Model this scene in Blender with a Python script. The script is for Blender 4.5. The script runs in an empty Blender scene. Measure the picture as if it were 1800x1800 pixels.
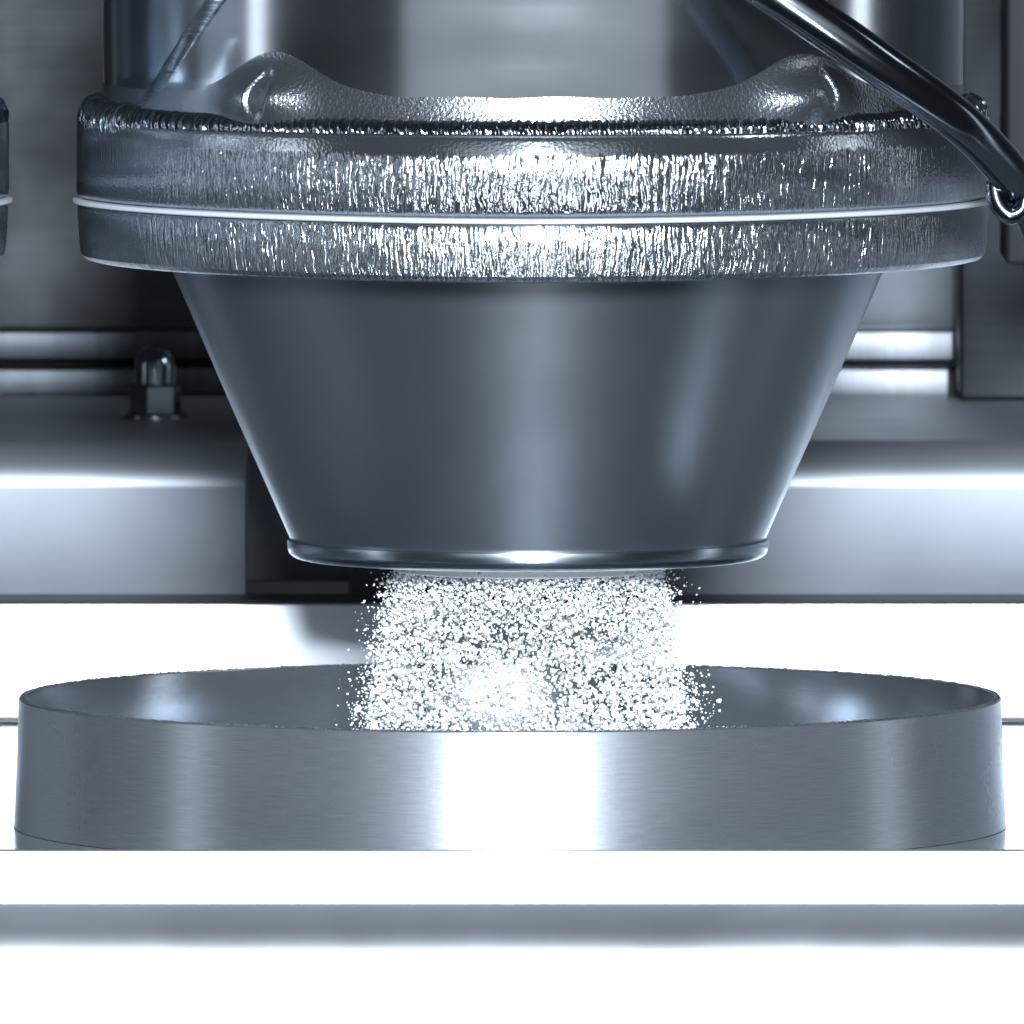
import bpy, math, random
import numpy as np
from mathutils import Vector, Matrix, noise

random.seed(7)
rng = np.random.default_rng(11)
S = bpy.context.scene
COL = S.collection
U = 1e-4                      # 0.1 mm, the working unit

# ------------------------------------------------------------------ camera
PITCH = math.radians(3.39)
DIST = 3.0
AIM = Vector((0, 0, 324 * U))
cd = bpy.data.cameras.new('camera')
cam = bpy.data.objects.new('camera', cd)
COL.objects.link(cam)
cam.location = AIM + Vector((0, -math.cos(PITCH), math.sin(PITCH))) * DIST
cam.rotation_euler = (math.pi / 2 - PITCH, 0, 0)
cd.sensor_width = 36
cd.lens = 600
cd.clip_start = 0.05
cd.clip_end = 60
cd.dof.use_dof = True
cd.dof.focus_distance = 2.965
cd.dof.aperture_fstop = 80
S.camera = cam

# ------------------------------------------------------------------ light
w = bpy.data.worlds.new('World')
S.world = w
w.use_nodes = True
bg = w.node_tree.nodes['Background']
bg.inputs[0].default_value = (0.74, 0.87, 1.0, 1)
bg.inputs[1].default_value = 0.03


def area(name, loc, aim, sx, sy, power, color=(0.89, 0.945, 1.0), spread=180):
    l = bpy.data.lights.new(name, 'AREA')
    l.shape = 'RECTANGLE'
    l.size, l.size_y, l.energy, l.color = sx, sy, power, color
    l.spread = math.radians(spread)
    o = bpy.data.objects.new(name, l)
    COL.objects.link(o)
    o.location = loc
    o.rotation_euler = (Vector(aim) - Vector(loc)).to_track_quat('-Z', 'Y').to_euler()
    return o


area('key_flash', (0.10, -2.7, 0.47), (0, 0, 0.02), 0.30, 0.28, 205)
area('front_softbox', (0.05, -3.6, 0.6), (0.05, 0, 0.6), 5.0, 2.0, 11)
area('right_strip', (1.5, 0.16, 0.05), (0, 0, 0.05), 0.16, 1.0, 1.0)
area('left_strip', (-1.46, -0.32, 0.05), (0, 0, 0.05), 0.16, 1.0, 1.1)
area('added_rear_fill', (0.60, -0.06, 0.45), (0.1, 0.40, 0.06), 0.25, 0.12, 0.6, spread=70)  # added lamp, unseen, brightens the right side of the background
area('added_low_fill', (0.08, -1.7, -0.44), (0, 0, 0.04), 0.09, 0.55, 10)  # added lamp, unseen, gives the funnel its centre highlight

S.view_settings.view_transform = 'Standard'
S.view_settings.look = 'None'
S.view_settings.exposure = 0
S.view_settings.gamma = 1


# ------------------------------------------------------------------ helpers
def P(px, py, Y):
    """World point at depth Y that lies behind picture position px, py."""
    d = Vector(((px - 900) / 30000, 1, -(py - 900) / 30000))
    c, s = math.cos(PITCH), math.sin(PITCH)
    d = Vector((d.x, d.y * c + d.z * s, -d.y * s + d.z * c))
    t = (Y - cam.location.y) / d.y
    return cam.location + d * t


def zc(py):
    return (1224 - py) * U


def link(name, me, mat, parent=None, smooth=True):
    o = bpy.data.objects.new(name, me)
    COL.objects.link(o)
    if mat is not None:
        me.materials.append(mat)
    if smooth:
        me.polygons.foreach_set('use_smooth', [True] * len(me.polygons))
    if parent:
        o.parent = parent
    return o


def mesh(name, verts, faces, mat, parent=None, smooth=True, sharp=35):
    me = bpy.data.meshes.new(name)
    me.from_pydata([tuple(v) for v in verts], [], faces)
    me.update()
    o = link(name, me, mat, parent, smooth)
    if smooth and sharp:
        me.set_sharp_from_angle(angle=math.radians(sharp))
    return o


def tag(o, label=None, cat=None, group=None, kind=None):
    if label: o['label'] = label
    if cat: o['category'] = cat
    if group: o['group'] = group
    if kind: o['kind'] = kind
    return o


def empty(name, loc):
    o = bpy.data.objects.new(name, None)
    COL.objects.link(o)
    o.location = loc
    return o


def lathe(name, prof, mat, parent=None, loc=(0, 0, 0), n=256, closed=False, sharp=35, wob=None):
    """prof: list of (r, z)."""
    V, F = [], []
    m = len(prof)
    for i in range(n):
        a = 2 * math.pi * i / n
        for j, (r, z) in enumerate(prof):
            rr = r + (wob(a, j) if wob else 0)
            V.append((loc[0] + rr * math.cos(a), loc[1] + rr * math.sin(a), loc[2] + z))
    for i in range(n):
        k = (i + 1) % n
        for j in range(m if closed else m - 1):
            l = (j + 1) % m
            F.append((i * m + j, k * m + j, k * m + l, i * m + l))
    return mesh(name, V, F, mat, parent, True, sharp)


def extrude_plan(name, loop, prof, mat, parent=None, cap=True, sharp=30):
    """loop(t)-> (x, y, nx, ny); prof: list of (inset, z) from top to bottom."""
    V, F = [], []
    n, m = len(loop), len(prof)
    for (x, y, nx, ny) in loop:
        for (ins, z) in prof:
            V.append((x - nx * ins, y - ny * ins, z))
    for i in range(n):
        k = (i + 1) % n
        for j in range(m - 1):
            F.append((i * m + j, i * m + j + 1, k * m + j + 1, k * m + j))
    if cap:
        F.append([i * m for i in range(n)])
        F.append([i * m + m - 1 for i in range(n)][::-1])
    return mesh(name, V, F, mat, parent, True, sharp)


def box(name, x0, x1, y0, y1, z0, z1, mat, parent=None, bevel=0.0006, seg=3):
    import bmesh
    bm = bmesh.new()
    bmesh.ops.create_cube(bm, size=1)
    for v in bm.verts:
        v.co = Vector(((x0 + x1) / 2 + v.co.x * (x1 - x0), (y0 + y1) / 2 + v.co.y * (y1 - y0), (z0 + z1) / 2 + v.co.z * (z1 - z0)))
    if bevel:
        bmesh.ops.bevel(bm, geom=bm.edges[:], offset=bevel, segments=seg, profile=0.5, affect='EDGES')
    me = bpy.data.meshes.new(name)
    bm.to_mesh(me)
    bm.free()
    o = link(name, me, mat, parent, True)
    me.set_sharp_from_angle(angle=math.radians(40))
    return o


def tube(name, pts, radii, mat, parent=None, n=24, closed_ends=True, sub=10):
    """Catmull-Rom tube through pts."""
    pts = [Vector(p) for p in pts]
    Q, R = [], []
    for i in range(len(pts) - 1):
        p0, p1, p2, p3 = pts[max(i - 1, 0)], pts[i], pts[i + 1], pts[min(i + 2, len(pts) - 1)]
        for k in range(sub):
            t = k / sub
            Q.append(0.5 * ((2 * p1) + (-p0 + p2) * t + (2 * p0 - 5 * p1 + 4 * p2 - p3) * t * t + (-p0 + 3 * p1 - 3 * p2 + p3) * t ** 3))
            R.append(radii[i] * (1 - t) + radii[i + 1] * t)
    Q.append(pts[-1]); R.append(radii[-1])
    V, F = [], []
    up = Vector((0, 1, 0.1)).normalized()
    for i, q in enumerate(Q):
        d = (Q[min(i + 1, len(Q) - 1)] - Q[max(i - 1, 0)]).normalized()
        a = d.cross(up).normalized(); b = d.cross(a)
        for k in range(n):
            an = 2 * math.pi * k / n
            V.append(q + (a * math.cos(an) + b * math.sin(an)) * R[i])
    for i in range(len(Q) - 1):
        for k in range(n):
            l = (k + 1) % n
            F.append((i * n + k, i * n + l, (i + 1) * n + l, (i + 1) * n + k))
    if closed_ends:
        F.append(list(range(n))[::-1])
        F.append([(len(Q) - 1) * n + k for k in range(n)])
    return mesh(name, V, F, mat, parent, True, 50)


# ------------------------------------------------------------------ materials
def nodes(name):
    m = bpy.data.materials.new(name)
    m.use_nodes = True
    nt = m.node_tree
    return m, nt, nt.nodes['Principled BSDF']


def N(nt, typ, **kw):
    n = nt.nodes.new(typ)
    for k, v in kw.items():
        setattr(n, k, v)
    return n


def metal(name, col=(0.56, 0.63, 0.72), rough=0.3, aniso=0.0, arot=0.25, brush=None, bstr=0.15, bdist=2e-5,
          mottle=0.12, grain=None, gstr=0.1, metallic=1.0, radial=False):
    """brush: noise scale per axis (in cylinder angle or xyz) that gives the brushed lines."""
    m, nt, b = nodes(name)
    L = nt.links
    b.inputs['Metallic'].default_value = metallic
    tc = N(nt, 'ShaderNodeTexCoord')
    vec = tc.outputs['Object']
    if radial:
        sep = N(nt, 'ShaderNodeSeparateXYZ'); L.new(vec, sep.inputs[0])
        at = N(nt, 'ShaderNodeMath', operation='ARCTAN2'); L.new(sep.outputs[1], at.inputs[0]); L.new(sep.outputs[0], at.inputs[1])
        mul = N(nt, 'ShaderNodeMath', operation='MULTIPLY'); mul.inputs[1].default_value = radial; L.new(at.outputs[0], mul.inputs[0])
        cmb = N(nt, 'ShaderNodeCombineXYZ'); L.new(mul.outputs[0], cmb.inputs[0]); L.new(sep.outputs[2], cmb.inputs[2])
        vec = cmb.outputs[0]
    # large soft mottling of gloss
    n1 = N(nt, 'ShaderNodeTexNoise'); n1.inputs['Scale'].default_value = 45; n1.inputs['Detail'].default_value = 5
    L.new(tc.outputs['Object'], n1.inputs['Vector'])
    mr = N(nt, 'ShaderNodeMapRange')
    mr.inputs[3].default_value = max(0.02, rough * (1 - mottle * 1.5)); mr.inputs[4].default_value = rough * (1 + mottle * 1.5)
    mr.inputs[1].default_value = 0.3; mr.inputs[2].default_value = 0.7
    L.new(n1.outputs[0], mr.inputs[0])
    rout = mr.outputs[0]
    hs = None
    colr = None
    if brush:
        mp = N(nt, 'ShaderNodeMapping'); mp.inputs['Scale'].default_value = brush
        L.new(vec, mp.inputs[0])
        n2 = N(nt, 'ShaderNodeTexNoise'); n2.inputs['Scale'].default_value = 1; n2.inputs['Detail'].default_value = 4
        n2.inputs['Roughness'].default_value = 0.65
        L.new(mp.outputs[0], n2.inputs['Vector'])
        bp = N(nt, 'ShaderNodeBump'); bp.inputs['Strength'].default_value = bstr; bp.inputs['Distance'].default_value = bdist
        L.new(n2.outputs[0], bp.inputs['Height'])
        hs = bp
        cr = N(nt, 'ShaderNodeMapRange')
        cr.inputs[1].default_value = 0.25; cr.inputs[2].default_value = 0.75
        cr.inputs[3].default_value = 0.74; cr.inputs[4].default_value = 1.2
        L.new(n2.outputs[0], cr.inputs[0])
        mx = N(nt, 'ShaderNodeVectorMath', operation='SCALE')
        mx.inputs[0].default_value = col
        L.new(cr.outputs[0], mx.inputs['Scale'])
        L.new(mx.outputs[0], b.inputs['Base Color'])
    else:
        b.inputs['Base Color'].default_value = (*col, 1)
    if grain:
        n3 = N(nt, 'ShaderNodeTexNoise'); n3.inputs['Scale'].default_value = grain; n3.inputs['Detail'].default_value = 3
        L.new(tc.outputs['Object'], n3.inputs['Vector'])
        bp2 = N(nt, 'ShaderNodeBump'); bp2.inputs['Strength'].default_value = gstr; bp2.inputs['Distance'].default_value = 5e-5
        L.new(n3.outputs[0], bp2.inputs['Height'])
        if hs: L.new(hs.outputs[0], bp2.inputs['Normal'])
        hs = bp2
    if hs: L.new(hs.outputs[0], b.inputs['Normal'])
    L.new(rout, b.inputs['Roughness'])
    if aniso:
        b.inputs['Anisotropic'].default_value = aniso
        b.inputs['Anisotropic Rotation'].default_value = arot
        tg = N(nt, 'ShaderNodeTangent', direction_type='RADIAL', axis='Z')
        L.new(tg.outputs[0], b.inputs['Tangent'])
    return m


def chatter(name, col, rough, lo, hi, strength, dist, soft_lo=0.0, xlim=0.06):
    """Cut steel edge: upright wavy tool marks, patchy, between heights lo and hi."""
    m, nt, b = nodes(name)
    L = nt.links
    b.inputs['Metallic'].default_value = 0.97
    b.inputs['Base Color'].default_value = (*col, 1)
    tc = N(nt, 'ShaderNodeTexCoord')
    sep = N(nt, 'ShaderNodeSeparateXYZ'); L.new(tc.outputs['Object'], sep.inputs[0])
    at = N(nt, 'ShaderNodeMath', operation='ARCTAN2'); L.new(sep.outputs[1], at.inputs[0]); L.new(sep.outputs[0], at.inputs[1])
    mul = N(nt, 'ShaderNodeMath', operation='MULTIPLY'); mul.inputs[1].default_value = 0.085; L.new(at.outputs[0], mul.inputs[0])
    cmb = N(nt, 'ShaderNodeCombineXYZ'); L.new(mul.outputs[0], cmb.inputs[0]); L.new(sep.outputs[2], cmb.inputs[2])
    # wobble so that the marks wander
    wn = N(nt, 'ShaderNodeTexNoise'); wn.inputs['Scale'].default_value = 170; wn.inputs['Detail'].default_value = 2
    L.new(cmb.outputs[0], wn.inputs['Vector'])
    wsub = N(nt, 'ShaderNodeVectorMath', operation='SUBTRACT'); wsub.inputs[1].default_value = (0.5, 0.5, 0.5); L.new(wn.outputs['Color'], wsub.inputs[0])
    wsc = N(nt, 'ShaderNodeVectorMath', operation='MULTIPLY'); wsc.inputs[1].default_value = (0.0022, 0, 0.004); L.new(wsub.outputs[0], wsc.inputs[0])
    wad = N(nt, 'ShaderNodeVectorMath', operation='ADD'); L.new(cmb.outputs[0], wad.inputs[0]); L.new(wsc.outputs[0], wad.inputs[1])
    mp = N(nt, 'ShaderNodeMapping'); mp.inputs['Scale'].default_value = (1380, 1, 150); L.new(wad.outputs[0], mp.inputs[0])
    n2 = N(nt, 'ShaderNodeTexNoise'); n2.inputs['Scale'].default_value = 1; n2.inputs['Detail'].default_value = 2.5; n2.inputs['Roughness'].default_value = 0.55
    L.new(mp.outputs[0], n2.inputs['Vector'])
    # patch mask
    mp2 = N(nt, 'ShaderNodeMapping'); mp2.inputs['Scale'].default_value = (28, 1, 150); mp2.inputs['Location'].default_value = (3.1, 0, 1.7)
    L.new(cmb.outputs[0], mp2.inputs[0])
    pn = N(nt, 'ShaderNodeTexNoise'); pn.inputs['Scale'].default_value = 1; pn.inputs['Detail'].default_value = 3
    L.new(mp2.outputs[0], pn.inputs['Vector'])
    pm = N(nt, 'ShaderNodeMapRange'); pm.inputs[1].default_value = 0.36; pm.inputs[2].default_value = 0.5; pm.inputs[3].default_value = soft_lo; pm.inputs[4].default_value = 1
    L.new(pn.outputs[0], pm.inputs[0])
    # fade towards the rim of the edge, ragged
    rag = N(nt, 'ShaderNodeMapping'); rag.inputs['Scale'].default_value = (420, 1, 10); L.new(cmb.outputs[0], rag.inputs[0])
    rn = N(nt, 'ShaderNodeTexNoise'); rn.inputs['Scale'].default_value = 1; L.new(rag.outputs[0], rn.inputs['Vector'])
    ra = N(nt, 'ShaderNodeMath', operation='MULTIPLY_ADD'); ra.inputs[1].default_value = 0.0022; L.new(rn.outputs[0], ra.inputs[0]); L.new(sep.outputs[2], ra.inputs[2])
    up = N(nt, 'ShaderNodeMapRange', interpolation_type='SMOOTHSTEP'); up.inputs[1].default_value = hi + 0.0002; up.inputs[2].default_value = hi + 0.0012
    up.inputs[3].default_value = 1; up.inputs[4].default_value = 0.04; L.new(ra.outputs[0], up.inputs[0])
    dn = N(nt, 'ShaderNodeMapRange', interpolation_type='SMOOTHSTEP'); dn.inputs[1].default_value = lo + 0.0004; dn.inputs[2].default_value = lo + 0.0014
    dn.inputs[3].default_value = 0.12; dn.inputs[4].default_value = 1; L.new(ra.outputs[0], dn.inputs[0])
    m1 = N(nt, 'ShaderNodeMath', operation='MULTIPLY'); L.new(up.outputs[0], m1.inputs[0]); L.new(dn.outputs[0], m1.inputs[1])
    m2 = N(nt, 'ShaderNodeMath', operation='MULTIPLY'); L.new(m1.outputs[0], m2.inputs[0]); L.new(pm.outputs[0], m2.inputs[1])
    ax = N(nt, 'ShaderNodeMath', operation='ABSOLUTE'); L.new(sep.outputs[0], ax.inputs[0])
    lx = N(nt, 'ShaderNodeMapRange', interpolation_type='SMOOTHSTEP'); lx.inputs[1].default_value = xlim - 0.007; lx.inputs[2].default_value = xlim + 0.004
    lx.inputs[3].default_value = 1; lx.inputs[4].default_value = 0.22; L.new(ax.outputs[0], lx.inputs[0])
    m3 = N(nt, 'ShaderNodeMath', operation='MULTIPLY'); L.new(m2.outputs[0], m3.inputs[0]); L.new(lx.outputs[0], m3.inputs[1])
    n2c = N(nt, 'ShaderNodeMath', operation='SUBTRACT'); L.new(n2.outputs[0], n2c.inputs[0]); n2c.inputs[1].default_value = 0.5
    hh = N(nt, 'ShaderNodeMath', operation='MULTIPLY'); L.new(n2c.outputs[0], hh.inputs[0]); L.new(m3.outputs[0], hh.inputs[1])
    bp = N(nt, 'ShaderNodeBump'); bp.inputs['Strength'].default_value = strength; bp.inputs['Distance'].default_value = dist
    L.new(hh.outputs[0], bp.inputs['Height'])
    g = N(nt, 'ShaderNodeTexNoise'); g.inputs['Scale'].default_value = 1; g.inputs['Detail'].default_value = 2
    gm = N(nt, 'ShaderNodeMapping'); gm.inputs['Scale'].default_value = (1500, 1500, 1900); L.new(cmb.outputs[0], gm.inputs[0]); L.new(gm.outputs[0], g.inputs['Vector'])
    bp2 = N(nt, 'ShaderNodeBump'); bp2.inputs['Strength'].default_value = 0.7; bp2.inputs['Distance'].default_value = 8e-5
    L.new(g.outputs[0], bp2.inputs['Height']); L.new(bp.outputs[0], bp2.inputs['Normal'])
    L.new(bp2.outputs[0], b.inputs['Normal'])
    b.inputs['Roughness'].default_value = rough
    return m


STEEL = (0.56, 0.65, 0.76)
M_ring = metal('brushed_ring_steel', (0.30, 0.335, 0.38), 0.28, aniso=0.3, mottle=0.03, metallic=0.84, radial=0.0866, brush=(160, 1, 9000), bstr=0.8, bdist=1.4e-5, grain=4500, gstr=0.06)
M_ringi = metal('brushed_inner_steel', (0.32, 0.36, 0.41), 0.20, aniso=0.6, mottle=0.03, metallic=0.88, radial=0.0866, brush=(160, 1, 9000), bstr=0.8, bdist=1.4e-5, grain=4500, gstr=0.06)
M_rim = metal('sawn_rim_steel', (0.6, 0.66, 0.74), 0.42, grain=2600, gstr=1.0)
M_cone = metal('satin_cone_steel', (0.27, 0.305, 0.35), 0.30, aniso=0.5, mottle=0.03, metallic=0.955, grain=3500, gstr=0.05)
M_lip = metal('polished_lip_steel', (0.40, 0.46, 0.53), 0.22, grain=1800, gstr=0.1)
M_pipe = metal('polished_pipe_steel', (0.58, 0.635, 0.70), 0.11, mottle=0.08, aniso=0.85, arot=0.0, grain=260, gstr=0.02)
M_refl_skirt = metal('reflection_skirt_steel', (0.19, 0.212, 0.24), 0.23, metallic=0.92, grain=1900, gstr=2.2)
M_slot = metal('slot_steel', (0.12, 0.135, 0.155), 0.4, metallic=0.9, grain=1700, gstr=0.6)
M_weld = metal('weld_steel', (0.36, 0.40, 0.45), 0.14, grain=900, gstr=0.35)
M_flU = chatter('cut_flange_steel', (0.46, 0.51, 0.57), 0.15, zc(345), zc(207) - 0.0030, 1.0, 7.5e-4, 0.6, 0.064)
M_flL = chatter('rough_flange_steel', (0.43, 0.475, 0.53), 0.20, zc(458), zc(353) - 0.0006, 1.0, 7.5e-4, 0.75, 0.068)
M_rod = metal('dark_rod_steel', (0.20, 0.23, 0.265), 0.16, grain=800, gstr=0.05)
M_back = metal('dark_back_steel', (0.018, 0.022, 0.027), 0.5, metallic=0.6, brush=(9, 1, 900), bstr=0.1, bdist=2e-5)  # on the wall this dark base carries the hopper's shade
M_wallr = metal('lighter_back_steel', (0.16, 0.18, 0.205), 0.36, metallic=0.85, mottle=0.05)  # on the wall's right side this lighter base carries the light
M_rail_shaded = metal('shaded_rail_steel', (0.05, 0.058, 0.068), 0.35, brush=(200, 9, 9), bstr=0.05, bdist=1e-5)  # darker copy of the rail steel, hopper shade put into its colour
M_rail_lit = metal('lit_rail_steel', (0.33, 0.365, 0.41), 0.40, mottle=0.05, brush=(200, 9, 9), bstr=0.1, bdist=1e-5)
M_house = metal('housing_steel', (0.20, 0.225, 0.26), 0.44, mottle=0.04, metallic=0.72)
M_panel = metal('bright_panel_steel', (0.55, 0.60, 0.66), 0.36, mottle=0.05, grain=2500, gstr=0.12)
M_plate = metal('plate_steel', (0.66, 0.72, 0.78), 0.18, metallic=0.75, mottle=0.1, brush=(40, 900, 40), bstr=0.05, bdist=1e-5, grain=2500, gstr=0.06)
M_bar = metal('front_bar_steel', (0.66, 0.71, 0.78), 0.33, metallic=0.945, mottle=0.05, grain=2500, gstr=0.1)
M_nut = metal('chromed_nut_steel', (0.22, 0.25, 0.285), 0.18)


def plain(name, col, rough, spec=0.5):
    m, nt, b = nodes(name)
    b.inputs['Base Color'].default_value = (*col, 1)
    b.inputs['Roughness'].default_value = rough
    b.inputs['Specular IOR Level'].default_value = spec
    n = N(nt, 'ShaderNodeTexNoise'); n.inputs['Scale'].default_value = 1500
    tc = N(nt, 'ShaderNodeTexCoord'); nt.links.new(tc.outputs['Object'], n.inputs['Vector'])
    bp = N(nt, 'ShaderNodeBump'); bp.inputs['Strength'].default_value = 0.1; bp.inputs['Distance'].default_value = 1e-4
    nt.links.new(n.outputs[0], bp.inputs['Height']); nt.links.new(bp.outputs[0], b.inputs['Normal'])
    return m


M_gasket = plain('white_silicone', (0.40, 0.44, 0.48), 0.6)
M_sleeve = plain('white_sleeve_plastic', (0.80, 0.84, 0.88), 0.5)
M_black = plain('matt_black', (0.008, 0.010, 0.013), 0.6, 0.2)
M_dark = plain('dark_enamel', (0.03, 0.038, 0.05), 0.5, 0.3)
M_powder = plain('white_powder', (0.88, 0.91, 0.94), 0.7, 0.3)

# ------------------------------------------------------------------ setting
ZT = -228 * U                       # table plane, ring height below the rim
YP = 0.25                           # upright strip behind the table plate
pl = box('plate', -0.6, 0.6, -0.1015, YP, ZT - 0.004, ZT, M_plate, bevel=0)
tag(pl, kind='structure')

# front bar with a small raised lip, and the rounded ledge below it
zb_top = P(900, 1495, -0.104).z
zb_bot = P(900, 1586, -0.104).z


def profile_bar(name, pts, x0, x1, mat):
    """pts: (y, z) closed outline, extruded along x."""
    n = len(pts)
    V = [(x0, y, z) for y, z in pts] + [(x1, y, z) for y, z in pts]
    F = [(i, (i + 1) % n, n + (i + 1) % n, n + i) for i in range(n)]
    F += [list(range(n))[::-1], [n + i for i in range(n)]]
    o = mesh(name, V, F, mat, None, True, 28)
    return o


r = 0.0004
bar_pts = [(-0.1017, zb_bot), (-0.1017, zb_top), (-0.104 + r, zb_top), (-0.104 + r * .3, zb_top - r * .3), (-0.104, zb_top - r), (-0.104, zb_bot)]
fb = profile_bar('front_bar', bar_pts, -0.6, 0.6, M_bar)
tag(fb, kind='structure')
# below the bar the sheet slopes out towards the viewer and rolls over into an upright apron
E0 = math.radians(46)
SL = 0.0049
RL = 0.0120
zl = zb_bot - 0.00005
led = [(-0.07, zl), (-0.1037, zl)]
ys, zs = -0.1037 - SL * math.sin(E0) * 1.0, zl - SL * math.cos(E0) * 1.0
for k in range(33):
    e_ = E0 * (1 - k / 32)
    led.append((ys - RL * (math.cos(e_) - math.cos(E0)), zs - RL * (math.sin(E0) - math.sin(e_))))
YL = led[-1][0]
led += [(YL, zl - 0.06), (-0.07, zl - 0.06)]
led = led[::-1]
lg = profile_bar('front_ledge', led, -0.6, 0.6, M_bar)
tag(lg, kind='structure')

# upright bright strip behind the plate
zp_top = P(900, 1061, YP).z
zp_bot = P(900, 1264, YP).z
bp_ = box('backstop', -0.6, 0.6, YP, YP + 0.02, zp_bot, zp_top, M_panel, bevel=0.0004)
tag(bp_, 'bright bare steel strip standing upright behind the ring', 'metal strip')
ft = box('foot_strip', -0.6, 0.6, YP - 0.003, YP + 0.02, ZT + 0.0001, zp_bot - 0.0001, M_back, bp_, bevel=0.0003)
sl = box('gap_shade_strip', -0.6, 0.6, YP + 0.0006, YP + 0.02, zp_top + 0.00005, zp_top + 0.0006, M_black, bp_, bevel=0)  # black strip drawn for the shade in the gap

# back wall
YW = 0.46
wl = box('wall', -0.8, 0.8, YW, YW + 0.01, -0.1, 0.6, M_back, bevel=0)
tag(wl, kind='structure')

# housings: box with a big rolled front-top edge


def housing(name, x0, x1, py_face_top, py_top, YF, label):
    ztop = P(900, py_top, YF + 0.012).z
    zbot = zp_top + 0.0007
    R = 0.009
    pts = [(YF + 0.005, zbot)]
    for k in range(17):
        a = math.pi / 2 * k / 16
        pts.append((YF + R - R * math.cos(a), ztop - R + R * math.sin(a)))
    pts += [(YF + 0.165, ztop), (YF + 0.165, zbot)]
    n = len(pts)
    V = [(x0, y, z) for y, z in pts] + [(x1, y, z) for y, z in pts]
    F = [(i, (i + 1) % n, n + (i + 1) % n, n + i) for i in range(n)]
    F += [list(range(n))[::-1], [n + i for i in range(n)]]
    o = mesh(name, V, F, M_house, None, True, 28)
    return tag(o, label, 'housing', 'rounded steel housings behind the strip'), ztop


YF = 0.262
hl, ztop = housing('housing', -0.6, P(430, 900, YF).x, 840, 770, YF, 'left rounded steel housing carrying the domed nut')
hr, _ = housing('housing', P(1130, 900, YF).x, 0.6, 840, 770, YF, 'right rounded steel housing with the bright highlight, behind the funnel')
# something dim and round in the gap between them
gp = box('gap_plate', P(425, 900, 0.3).x, P(1140, 900, 0.3).x, 0.30, 0.305, zp_top + 0.001, zp_top + 0.03, M_wallr, bevel=0.0005)
tag(gp, 'dark plate set back in the gap between the two housings', 'plate')
pc = P(690, 1060, 0.285)
cy = lathe('roller', [(0.0001, 0.0), (0.0075, 0.0), (0.0085, 0.001), (0.0085, 0.010), (0.0001, 0.010)], M_dark, None, (0, 0, 0), 64)
cy.rotation_euler = (math.pi / 2, 0, 0)
cy.location = (pc.x, 0.292, zp_top + 0.0012)
tag(cy, 'dark round roller half hidden behind the left side of the powder', 'roller')

wp = box('wall_lit_sheet', P(1000, 600, 0.45).x, P(1700, 600, 0.45).x, 0.452, 0.459, 0.0, 0.6, M_wallr, bevel=0.0005)
tag(wp, 'lit part of the wall, its brightness put into a lighter steel sheet, right of the funnel', 'panel')
# back wall rail in two halves, lit and shaded tones put into their colours
zr = lambda py, Y: P(900, py, Y).z
YR = 0.43


def rail(x0, x1, mat, label):
    rl = empty('back_rail', ((x0 + x1) / 2, YR, zr(700, YR)))
    tag(rl, label, 'rail')
    hw = (x1 - x0) / 2
    for (a, b_, y, sh) in ((579, 636, YR + 0.004, 0.0), (645, 702, YR, -0.0010)):
        box('rail_step', -hw, hw + sh, y - YR, 0.0215, zr(b_, y) - rl.location.z, zr(a, y) - rl.location.z, mat, rl, bevel=0.0008)
    box('groove', -hw + .0002, hw + 0.0008, 0.008, 0.0216, zr(645, YR) - rl.location.z + .00002, zr(636, YR) - rl.location.z - .00002, M_black, rl, bevel=0)


rail(-0.6, P(700, 600, YR).x, M_rail_shaded, 'two-step steel rail coloured as in shade, along the wall behind the domed nut')
rail(P(702, 600, YR).x, P(1680, 600, YR).x, M_rail_lit, 'same two-step steel rail coloured as lit, along the wall, seen right of the funnel')

# posts at the right edge
p0 = box('square_post', P(1686, 600, 0.41).x, P(1900, 600, 0.41).x, 0.41, 0.45, zr(704, 0.41), 0.5, M_back, bevel=0.001)
tag(p0, 'grey square post rising behind the right end of the rail', 'post')
p1 = box('black_post', P(1768, 300, 0.20).x, P(1960, 300, 0.20).x, 0.20, 0.24, zr(466, 0.2), 0.5, M_black, bevel=0.001)
tag(p1, 'black post at the right edge of the picture, ending beside the flange', 'post')

# domed nut on the left housing
pn = P(273, 742, 0.345)
nt_ = empty('domed_nut', (P(273, 700, 0.345).x, 0.345, ztop + 0.0001))
tag(nt_, 'small chromed domed nut standing on the left housing', 'nut')
sc = 1.115
lathe('washer', [(0.0001, 0.0009), (0.0062, 0.0009), (0.0066, 0.0006), (0.0066, 0.0), (0.0001, 0.0)], M_nut, nt_, n=64)
hexp = []
hb = 0.0046 * sc
V, F = [], []
for k in range(6):
    a = math.radians(60 * k + 14)
    V += [(hb * math.cos(a), hb * math.sin(a), 0.001), (hb * math.cos(a), hb * math.sin(a), 0.0062)]
V += [(0.86 * hb * math.cos(math.radians(60 * k + 14)), 0.86 * hb * math.sin(math.radians(60 * k + 14)), 0.0068) for k in range(6)]
for k in range(6):
    l = (k + 1) % 6
    F.append((2 * k, 2 * l, 2 * l + 1, 2 * k + 1))
    F.append((2 * k + 1, 2 * l + 1, 12 + l, 12 + k))
F.append([12 + k for k in range(6)])
F.append([2 * k for k in range(6)][::-1])
mesh('hex_nut', V, F, M_nut, nt_, False, None)
rd = 0.0036 * sc
dome = [(rd * 1.0, 0.0066), (rd, 0.0098)]
for k in range(1, 13):
    a = math.pi / 2 * k / 12
    dome.append((max(rd * math.cos(a), 1e-5), 0.0098 + rd * 1.15 * math.sin(a)))
lathe('dome', dome, M_nut, nt_, n=48)

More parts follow.
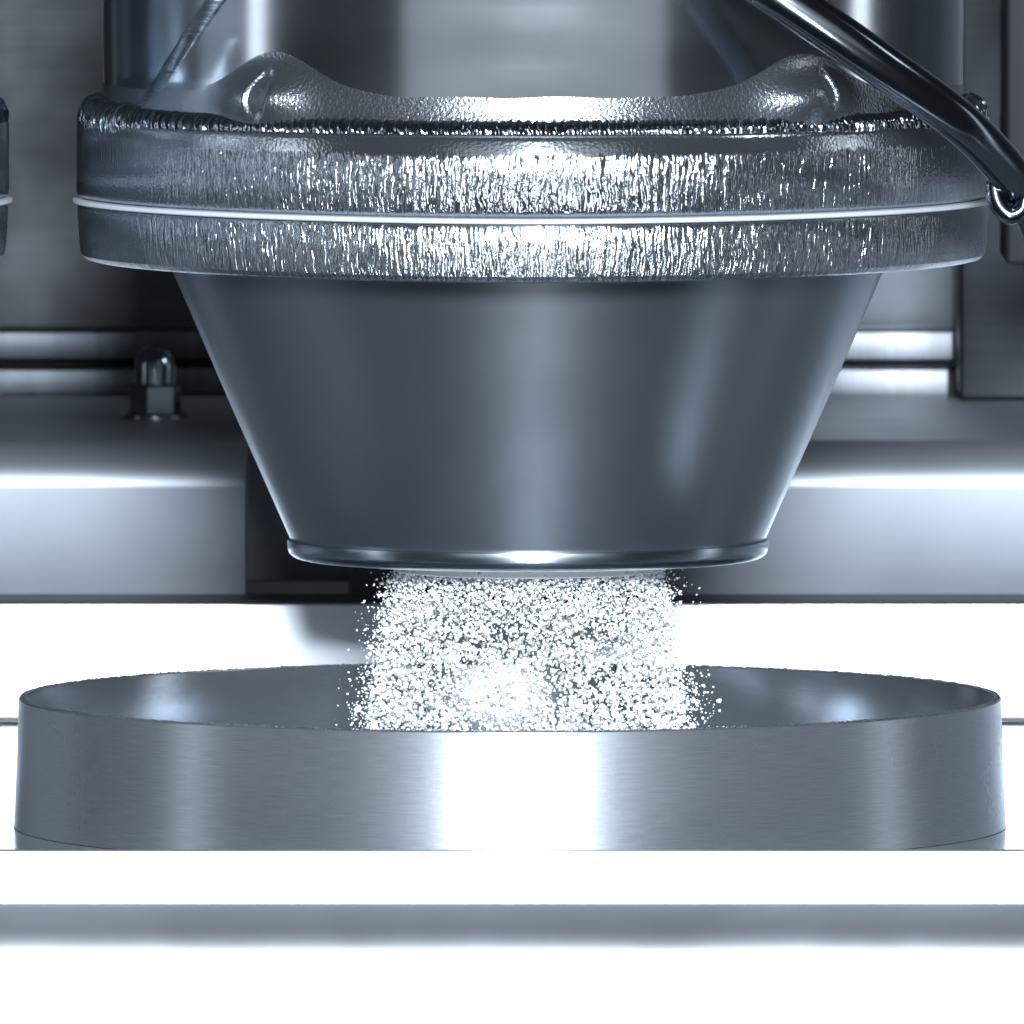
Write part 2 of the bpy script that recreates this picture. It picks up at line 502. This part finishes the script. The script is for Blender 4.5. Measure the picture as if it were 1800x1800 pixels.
# ------------------------------------------------------------------ hopper
HX = (937 - 900) * U
hop = empty('feed_hopper', (HX, 0, zc(207)))
Z0 = zc(207)
tag(hop, 'large steel hopper with welded double flange and tapering funnel pouring the powder', 'hopper', 'steel feed hoppers in a row')


def sgn_pow(c, e):
    return math.copysign(abs(c) ** e, c)


def plan(a, b_, p, n=720):
    L_ = []
    for i in range(n):
        t = 2 * math.pi * i / n
        x, y = a * sgn_pow(math.cos(t), 2 / p), b_ * sgn_pow(math.sin(t), 2 / p)
        L_.append((x, y))
    # resample evenly
    out = []
    for i in range(n):
        x, y = L_[i]
        xp, yp = L_[(i - 3) % n]; xn, yn = L_[(i + 3) % n]
        tx, ty = xn - xp, yn - yp
        l = math.hypot(tx, ty) or 1
        out.append((x, y, ty / l, -tx / l))
    return out


PL = plan(0.0802, 0.0900, 1.75)
# (all parts are modelled with the hopper axis at their own origin and world heights, then lowered by Z0)


def sub(o):
    o.data.transform(Matrix.Translation((0, 0, 0)))
    o.location = (0, 0, -Z0)
    return o


zt, zm = zc(207), zc(346)
e = 0.0009
sub(extrude_plan('flange', PL, [(0.0014, zt), (e * .35, zt - e * .30), (0, zt - e), (0, zm + e * 1.2), (e * .5, zm + e * .3), (0.0016, zm)], M_flU, hop))
PG = plan(0.0808, 0.0906, 1.75)
sub(extrude_plan('gasket', PG, [(0.002, zm - 0.00002), (0.0003, zm - 0.0001), (0, zm - 0.0002), (0, zm - 0.0008), (0.0003, zm - 0.0010), (0.002, zm - 0.0010)], M_gasket, hop))
zm2, zb = zm - 0.00102, zc(458)
q = 0.0016
sub(extrude_plan('flange', PL, [(0.0016, zm2), (0.0004, zm2 - 0.0002), (0.0002, zm2 - e), (0.0004, (zm2 + zb) / 2), (0.0006, zb + q * 1.6), (q * .55, zb + q * .75), (q * 1.1, zb + q * .25), (q * 2.2, zb)], M_flL, hop))

# pipe with very slight unevenness so that its reflections wander
RP = 0.0755
zpb = zt - 0.001


def wob(a, j):
    return 0.00010 * noise.noise(Vector((math.cos(a) * 2.2, math.sin(a) * 2.2, j * 0.35)))


prof = [(RP, zpb + 0.0025 * j) for j in range(60)]
sub(lathe('pipe', prof, M_pipe, hop, n=360, wob=wob))
# collar: the flange top's reflection in the pipe, built as a skirt, rising to two humps, each with an oval dent
DENT = ((-37.0, zc(168) + 0.0023, 0.0017, 0.0034, -14), (40.5, zc(160) + 0.0023, 0.0013, 0.0026, 12))


def dent_q(ph, z):
    best = 9
    for (p0_, z0_, rx, rz_, tilt) in DENT:
        u, v = math.radians(ph - p0_) * RP, z - z0_
        if abs(u) < .01 and abs(v) < .01:
            tt = math.radians(-tilt)
            u, v = u * math.cos(tt) - v * math.sin(tt), u * math.sin(tt) + v * math.cos(tt)
            best = min(best, math.hypot(u / rx, v / rz_))
    return best


def skirt_r(ph, z, h):
    t = min(1, max(0, (z - zt) / h))
    mz = math.exp(-((t * h - 0.0060) / 0.0050) ** 2)
    bump_ = (math.exp(-((ph + 38.0) / 6.0) ** 2) + math.exp(-((ph - 38.5) / 6.0) ** 2)) * 0.0046 * mz * (1 - t ** 3)
    r_ = RP + 0.00005 + 0.0009 * (1 - t) ** 3 + 0.0003 * (1 - t) + bump_
    d = dent_q(ph, z)
    if d < 1.5:
        e_ = max(0, min(1, (1.5 - d) / 0.7))
        r_ = max(RP + 0.00003, r_ - 0.0010 * e_ * e_ * (3 - 2 * e_))
    return r_


V, F = [], []
nu, nv = 2000, 44
for i in range(nu):
    a = 2 * math.pi * i / nu
    ph = math.degrees(math.atan2(math.cos(a), -math.sin(a)))   # 0 = towards viewer, + = right
    h = 0.0062 + 0.0074 * math.exp(-((ph + 36.0) / 9.0) ** 2) + 0.0070 * math.exp(-((ph - 38.0) / 9.5) ** 2) + 0.0003 * noise.noise(Vector((ph * .15, 0, 0)))
    for j in range(nv):
        t = j / (nv - 1)
        rr = skirt_r(ph, zt + t * h, h)
        V.append((rr * math.cos(a), rr * math.sin(a), zt + t * h))
for i in range(nu):
    k = (i + 1) % nu
    for j in range(nv - 1):
        F.append((i * nv + j, k * nv + j, k * nv + j + 1, i * nv + j + 1))
sub(mesh('reflection_skirt', V, F, M_refl_skirt, hop, True, 0))
for (ph, z0_, rx, rz_, tilt) in DENT:
    V, F = [], []
    nn = 40
    tt = math.radians(tilt)
    for s_ in (0.92, 0.6, 0.3):
        for k in range(nn):
            an = 2 * math.pi * k / nn
            u, v = rx * s_ * math.cos(an), rz_ * s_ * math.sin(an)
            u, v = u * math.cos(tt) - v * math.sin(tt), u * math.sin(tt) + v * math.cos(tt)
            pd = ph + math.degrees(u / RP)
            rr = skirt_r(pd, z0_ + v, 0.0130) + 0.00012
            V.append((rr * math.sin(math.radians(pd)), -rr * math.cos(math.radians(pd)), z0_ + v))
    for q_ in range(2):
        for k in range(nn):
            l = (k + 1) % nn
            F.append((q_ * nn + k, q_ * nn + l, (q_ + 1) * nn + l, (q_ + 1) * nn + k))
    F.append([2 * nn + k for k in range(nn)])
    sub(mesh('slot', V, F, M_slot, hop, True, 0))

# weld bead round the pipe: overlapping ripples
V, F = [], []
nu, nv = 5200, 14
ph_ = 0.0
rip = []
st = 0.0
for i in range(nu):
    st += (2 * math.pi / nu) * (1 + 0.9 * noise.noise(Vector((i * 0.004, 5, 0))) + 0.5 * noise.noise(Vector((i * 0.03, 1, 0))))
    rip.append(st)
for i in range(nu):
    a = 2 * math.pi * i / nu
    side = abs(math.cos(a)) ** 6
    rad = 0.0021 + 0.0006 * side
    rad *= 1 + 0.10 * noise.noise(Vector((math.cos(a) * 14, math.sin(a) * 14, 0)))
    for j in range(nv):
        t = -0.15 * math.pi + (1.0 * math.pi) * j / (nv - 1) * 0.9    # from outer foot up and in
        crown = math.sin(math.pi * j / (nv - 1))
        # ripple phase lags at the crown: crescent shapes
        cyc = rip[i] * round(0.078 / 0.0016) * 2 * math.pi / (2 * math.pi) * 6.2832 + 2.6 * crown
        f = (cyc / (2 * math.pi)) % 1.0
        ripple = (math.sin(math.pi * f ** 1.6) - 0.6) * 0.00050 * max(0.0, 0.75 + 1.3 * noise.noise(Vector((i * 0.008, 7, 2))))
        nz = 0.00024 * noise.noise(Vector((a * 120, j * 0.35, 3)))
        d = rad + ripple + nz
        rr = RP + 0.0012 + d * math.cos(t) * (0.9 + .25 * side)
        zz_ = zt + 0.0001 + d * math.sin(t) * (1.0 + 0.45 * side)
        V.append((rr * math.cos(a), rr * math.sin(a), zz_))
for i in range(nu):
    k = (i + 1) % nu
    for j in range(nv - 1):
        F.append((i * nv + j, k * nv + j, k * nv + j + 1, i * nv + j + 1))
sub(mesh('weld_bead', V, F, M_weld, hop, True, 0))

# slanting lumpy strip on the flank of the pipe
for (pa, pb) in (((405, -20), (262, 185)),):
    V, F = [], []
    n_, nn = 520, 8
    for i in range(n_):
        t = i / (n_ - 1)
        xx = (pa[0] + (pb[0] - pa[0]) * t - 937) * U
        a0 = math.asin(max(-1, min(1, xx / RP)))
        base = Vector((math.sin(a0), -math.cos(a0), 0))
        zz_ = (1224 - (pa[1] + (pb[1] - pa[1]) * t)) * U + RP * math.cos(a0) * 0.036
        tan = Vector((math.cos(a0), math.sin(a0), 0))
        lump = 0.6 + 0.6 * abs(noise.noise(Vector((i * 0.13, pa[0], 0)))) + 0.5 * noise.noise(Vector((i * .25, 2, pa[0]))) + random.uniform(-.15, .15)
        for k in range(nn):
            an = math.pi * k / (nn - 1)
            V.append(base * (RP + 0.0004 * lump * math.sin(an) - 0.0001) + tan * (0.0030 * (0.8 + 0.2 * lump) * math.cos(an)) + Vector((0, 0, zz_)))
    for i in range(n_ - 1):
        for k in range(nn - 1):
            F.append((i * nn + k, (i + 1) * nn + k, (i + 1) * nn + k + 1, i * nn + k + 1))
    sub(mesh('slant_strip', V, F, M_weld, hop, True, 0))

# funnel
FX = -9 * U
def funnel_profile():
    r0, z0, r1, z1_ = 0.0632, zc(458) + 0.0002, 0.0418, zc(946)
    return [(r0 + (r1 - r0) * k / 12 + 0.00015 * math.sin(math.pi * k / 12), z0 + (z1_ - z0) * k / 12) for k in range(13)]
pr = funnel_profile()
inner = [(r_ - 0.0016, z_) for r_, z_ in pr[::-1]]
fo = sub(lathe('funnel', pr + inner, M_cone, hop, n=256, closed=True))
fo.location.x = FX
zl0 = zc(943)
lipp = [(0.0412, zl0 + 0.0001), (0.0418, zl0 - 0.0003), (0.0423, zl0 - 0.0005), (0.04235, zl0 - 0.0010), (0.04225, zl0 - 0.0020)]
for k in range(1, 11):
    a = math.pi / 2 * k / 10
    lipp.append((0.0397 + 0.0025 * math.cos(a), zl0 - 0.0020 - 0.0018 * math.sin(a)))
lipp += [(0.030, zl0 - 0.0037), (0.0255, zl0 - 0.0036), (0.0252, zl0 - 0.001), (0.0252, zl0 + 0.002), (0.038, zl0 + 0.003)]
lo = sub(lathe('funnel_lip', lipp, M_lip, hop, n=256))
lo.location.x = FX
sv = sub(lathe('outlet_sleeve', [(0.0235, zl0 + 0.004), (0.0237, zc(1001)), (0.0233, zc(1003)), (0.0228, zc(1001)), (0.0228, zl0 + 0.004)], M_sleeve, hop, n=128, closed=True))
sv.location.x = FX


def copy_thing(o, dx, dy, label):
    c = o.copy(); COL.objects.link(c)
    c.location = (o.location.x + dx, o.location.y + dy, o.location.z)
    for ch in [k for k in COL.objects if k.parent == o]:
        d = ch.copy(); COL.objects.link(d); d.parent = c
    c['label'] = label
    return c


copy_thing(hop, P(20, 300, 0).x - P(1744, 300, 0).x, 0.0, 'neighbouring hopper of which only the flange edge shows at the left border')

# bent rod over the right flank
ry = [-0.088, -0.088, -0.085, -0.078, -0.068, -0.058, -0.05]
rp = [(1205, -110), (1385, 3), (1545, 112), (1675, 205), (1752, 278), (1802, 345), (1835, 420)]
rod = tube('rod', [P(x, y, Y) for (x, y), Y in zip(rp, ry)], [0.0039, 0.0039, 0.0038, 0.0037, 0.0036, 0.0034, 0.0033], M_rod, None, 36)
tag(rod, 'thick dark polished rod slanting across the right side of the hopper', 'rod')
hk = [(1756, 300), (1748, 325), (1755, 358), (1775, 377), (1796, 368), (1803, 340)]
tube('hook', [P(x, y, -0.062) for x, y in hk], [0.0008, 0.0016, 0.0017, 0.0017, 0.0016, 0.0012], M_rod, rod, 20)

# ------------------------------------------------------------------ ring
RX = (897 - 900) * U
ring = empty('steel_ring', (RX, 0, ZT))
tag(ring, 'wide brushed steel ring lying on the plate below the funnel', 'ring')
H = 228 * U


def rw(a, j):
    return 0.00012 * noise.noise(Vector((math.cos(a) * 1.5, math.sin(a) * 1.5, 0)))


rt = 0.0013
lathe('wall', [(0.0873, 0.0001), (0.0872, 0.0012), (0.0868, H * .5), (0.0864, H - 0.0003), (0.0862, H - 0.0001)], M_ring, ring, n=360, wob=rw)
lathe('wall', [(0.0864 - rt + 0.0001, H - 0.0001), (0.0864 - rt, H - 0.0003), (0.0868 - rt, H * .5), (0.0873 - rt, 0.0001)], M_ringi, ring, n=360, wob=rw)
V, F = [], []
nu = 2600
for i in range(nu):
    a = 2 * math.pi * i / nu
    w_ = rw(a, 0)
    j1, j2 = [0.00018 * noise.noise(Vector((a * 160, s_, 0))) + 0.00018 * random.uniform(-1, 1) for s_ in (0, 9)]
    for (rr, zz_) in ((0.0862, H - 0.0001), (0.08605, H + j1), (0.0857, H + j2 * 1.3), (0.0864 - rt + 0.0001, H - 0.0001)):
        V.append(((rr + w_) * math.cos(a), (rr + w_) * math.sin(a), zz_))
for i in range(nu):
    k = (i + 1) % nu
    for j in range(3):
        F.append((i * 4 + j, k * 4 + j, k * 4 + j + 1, i * 4 + j + 1))
mesh('rim', V, F, M_rim, ring, True, 0)

# ------------------------------------------------------------------ powder
ico_v = []
t_ = (1 + 5 ** .5) / 2
for a in (-1, 1):
    for b_ in (-t_, t_):
        ico_v += [(0, a, b_), (a, b_, 0), (b_, 0, a)]
ico_v = np.array(ico_v, float); ico_v /= np.linalg.norm(ico_v[0])
# faces from the hull: every triple at edge distance
el = min(np.linalg.norm(ico_v[0] - ico_v[k]) for k in range(1, 12)) * 1.01
ico_f = []
for a in range(12):
    for b_ in range(a + 1, 12):
        for c in range(b_ + 1, 12):
            if all(np.linalg.norm(ico_v[p_] - ico_v[q_]) < el for p_, q_ in ((a, b_), (b_, c), (a, c))):
                n_ = np.cross(ico_v[b_] - ico_v[a], ico_v[c] - ico_v[a])
                ico_f.append((a, b_, c) if n_ @ ico_v[a] > 0 else (a, c, b_))
ico_f = np.array(ico_f)

C, R = [], []
ztp, zbt = zc(985), ZT
PX = (929 - 900) * U


def half(t):          # radius of the falling column; t = 0 at the sleeve, 1 at the plate
    return (232 + 80 * t ** 0.85) * U


def nz3(x, y, z, s):
    return noise.noise(Vector((x * s, y * s, z * s)))


cnt = 0
while cnt < 19500:
    t = random.random()
    z = ztp + (zbt - ztp) * t
    # shell-weighted radius
    q_ = random.random()
    rr = math.sqrt(q_) if random.random() < 0.55 else 1 - abs(random.gauss(0, 0.10))
    if rr <= 0: continue
    a = random.uniform(0, 2 * math.pi)
    r_ = half(t) * rr
    x, y = r_ * math.cos(a), r_ * math.sin(a)
    edge = abs(x) / half(t)
    dens = 0.72 + 0.5 * max(0, edge - 0.55) / 0.45 - 0.18 * t + 0.85 * nz3(x, y * .08, z, 320) + 0.12 * nz3(x, y * .10, z * .5 + 3, 80)
    if t < 0.28: dens += (0.28 - t) * 3.5
    if random.random() > dens: continue
    sz = random.lognormvariate(0, 0.38) * (1.9 + 0.95 * min(1, t * 1.6)) * U
    sz = min(sz, 7.0 * U)
    C.append((x, y, z)); R.append(sz)
    cnt += 1
# fine haze of dust near the outlet
for _ in range(5200):
    t = random.random() ** 1.5 * 0.22
    a = random.uniform(0, 2 * math.pi); rr = math.sqrt(random.random())
    C.append((half(t) * rr * math.cos(a), half(t) * rr * math.sin(a), ztp + (zbt - ztp) * t)); R.append(random.uniform(1.1, 2.0) * U)
# strays outside the column
for _ in range(4200):
    t = random.random()
    a = random.uniform(0, 2 * math.pi) if random.random() < .4 else random.choice((0, math.pi)) + random.gauss(0, .45)
    off = random.expovariate(1 / (13 * U)) * (0.7 + 0.6 * math.sin(t * 3.0))
    off = min(off, 60 * U)
    r_ = half(t) + off
    sz = random.lognormvariate(0, 0.45) * (1.1 + 0.7 * t) * U
    if random.random() < 0.02 and t > .5: sz *= 2.0
    C.append((r_ * math.cos(a), r_ * math.sin(a), ztp + (zbt - ztp) * t)); R.append(min(sz, 6.5 * U))
# heap on the plate inside the ring
for _ in range(5200):
    a = random.uniform(0, 2 * math.pi); rr = min(abs(random.gauss(0, 0.45)) * 0.062, 0.08)
    C.append((rr * math.cos(a), rr * math.sin(a), ZT + max(0, 0.0035 * (1 - rr / 0.05)) * random.random() + 0.0003)); R.append(random.uniform(2.5, 5) * U)
C = np.array(C); R = np.array(R)
n_ = len(C)
dirs = rng.normal(size=(n_, 3, 3))
Qm = np.linalg.qr(dirs)[0]
shape = np.exp(rng.normal(0, 0.20, size=(n_, 1, 3)))
vv = ico_v[None] * shape * (1 + rng.normal(0, 0.13, size=(n_, 12, 1)))
vv = np.einsum('nij,nkj->nki', Qm, vv) * R[:, None, None] + C[:, None, :]
vv = vv.reshape(-1, 3)
ff = (ico_f[None] + (np.arange(n_) * 12)[:, None, None]).reshape(-1, 3)
me = bpy.data.meshes.new('falling_powder')
me.vertices.add(len(vv)); me.vertices.foreach_set('co', vv.astype(np.float32).ravel())
me.loops.add(ff.size); me.loops.foreach_set('vertex_index', ff.astype(np.int32).ravel())
me.polygons.add(len(ff)); me.polygons.foreach_set('loop_start', np.arange(0, ff.size, 3, dtype=np.int32))
me.polygons.foreach_set('loop_total', np.full(len(ff), 3, np.int32))
me.update(calc_edges=True)
pw = link('falling_powder', me, M_powder, None, False)
pw.location = (PX, 0, 0)
tag(pw, 'dense stream of white powder granules falling from the funnel into the ring', 'powder', kind='stuff')

S.cycles.max_bounces = 10
S.cycles.glossy_bounces = 6
S.cycles.sample_clamp_indirect = 5
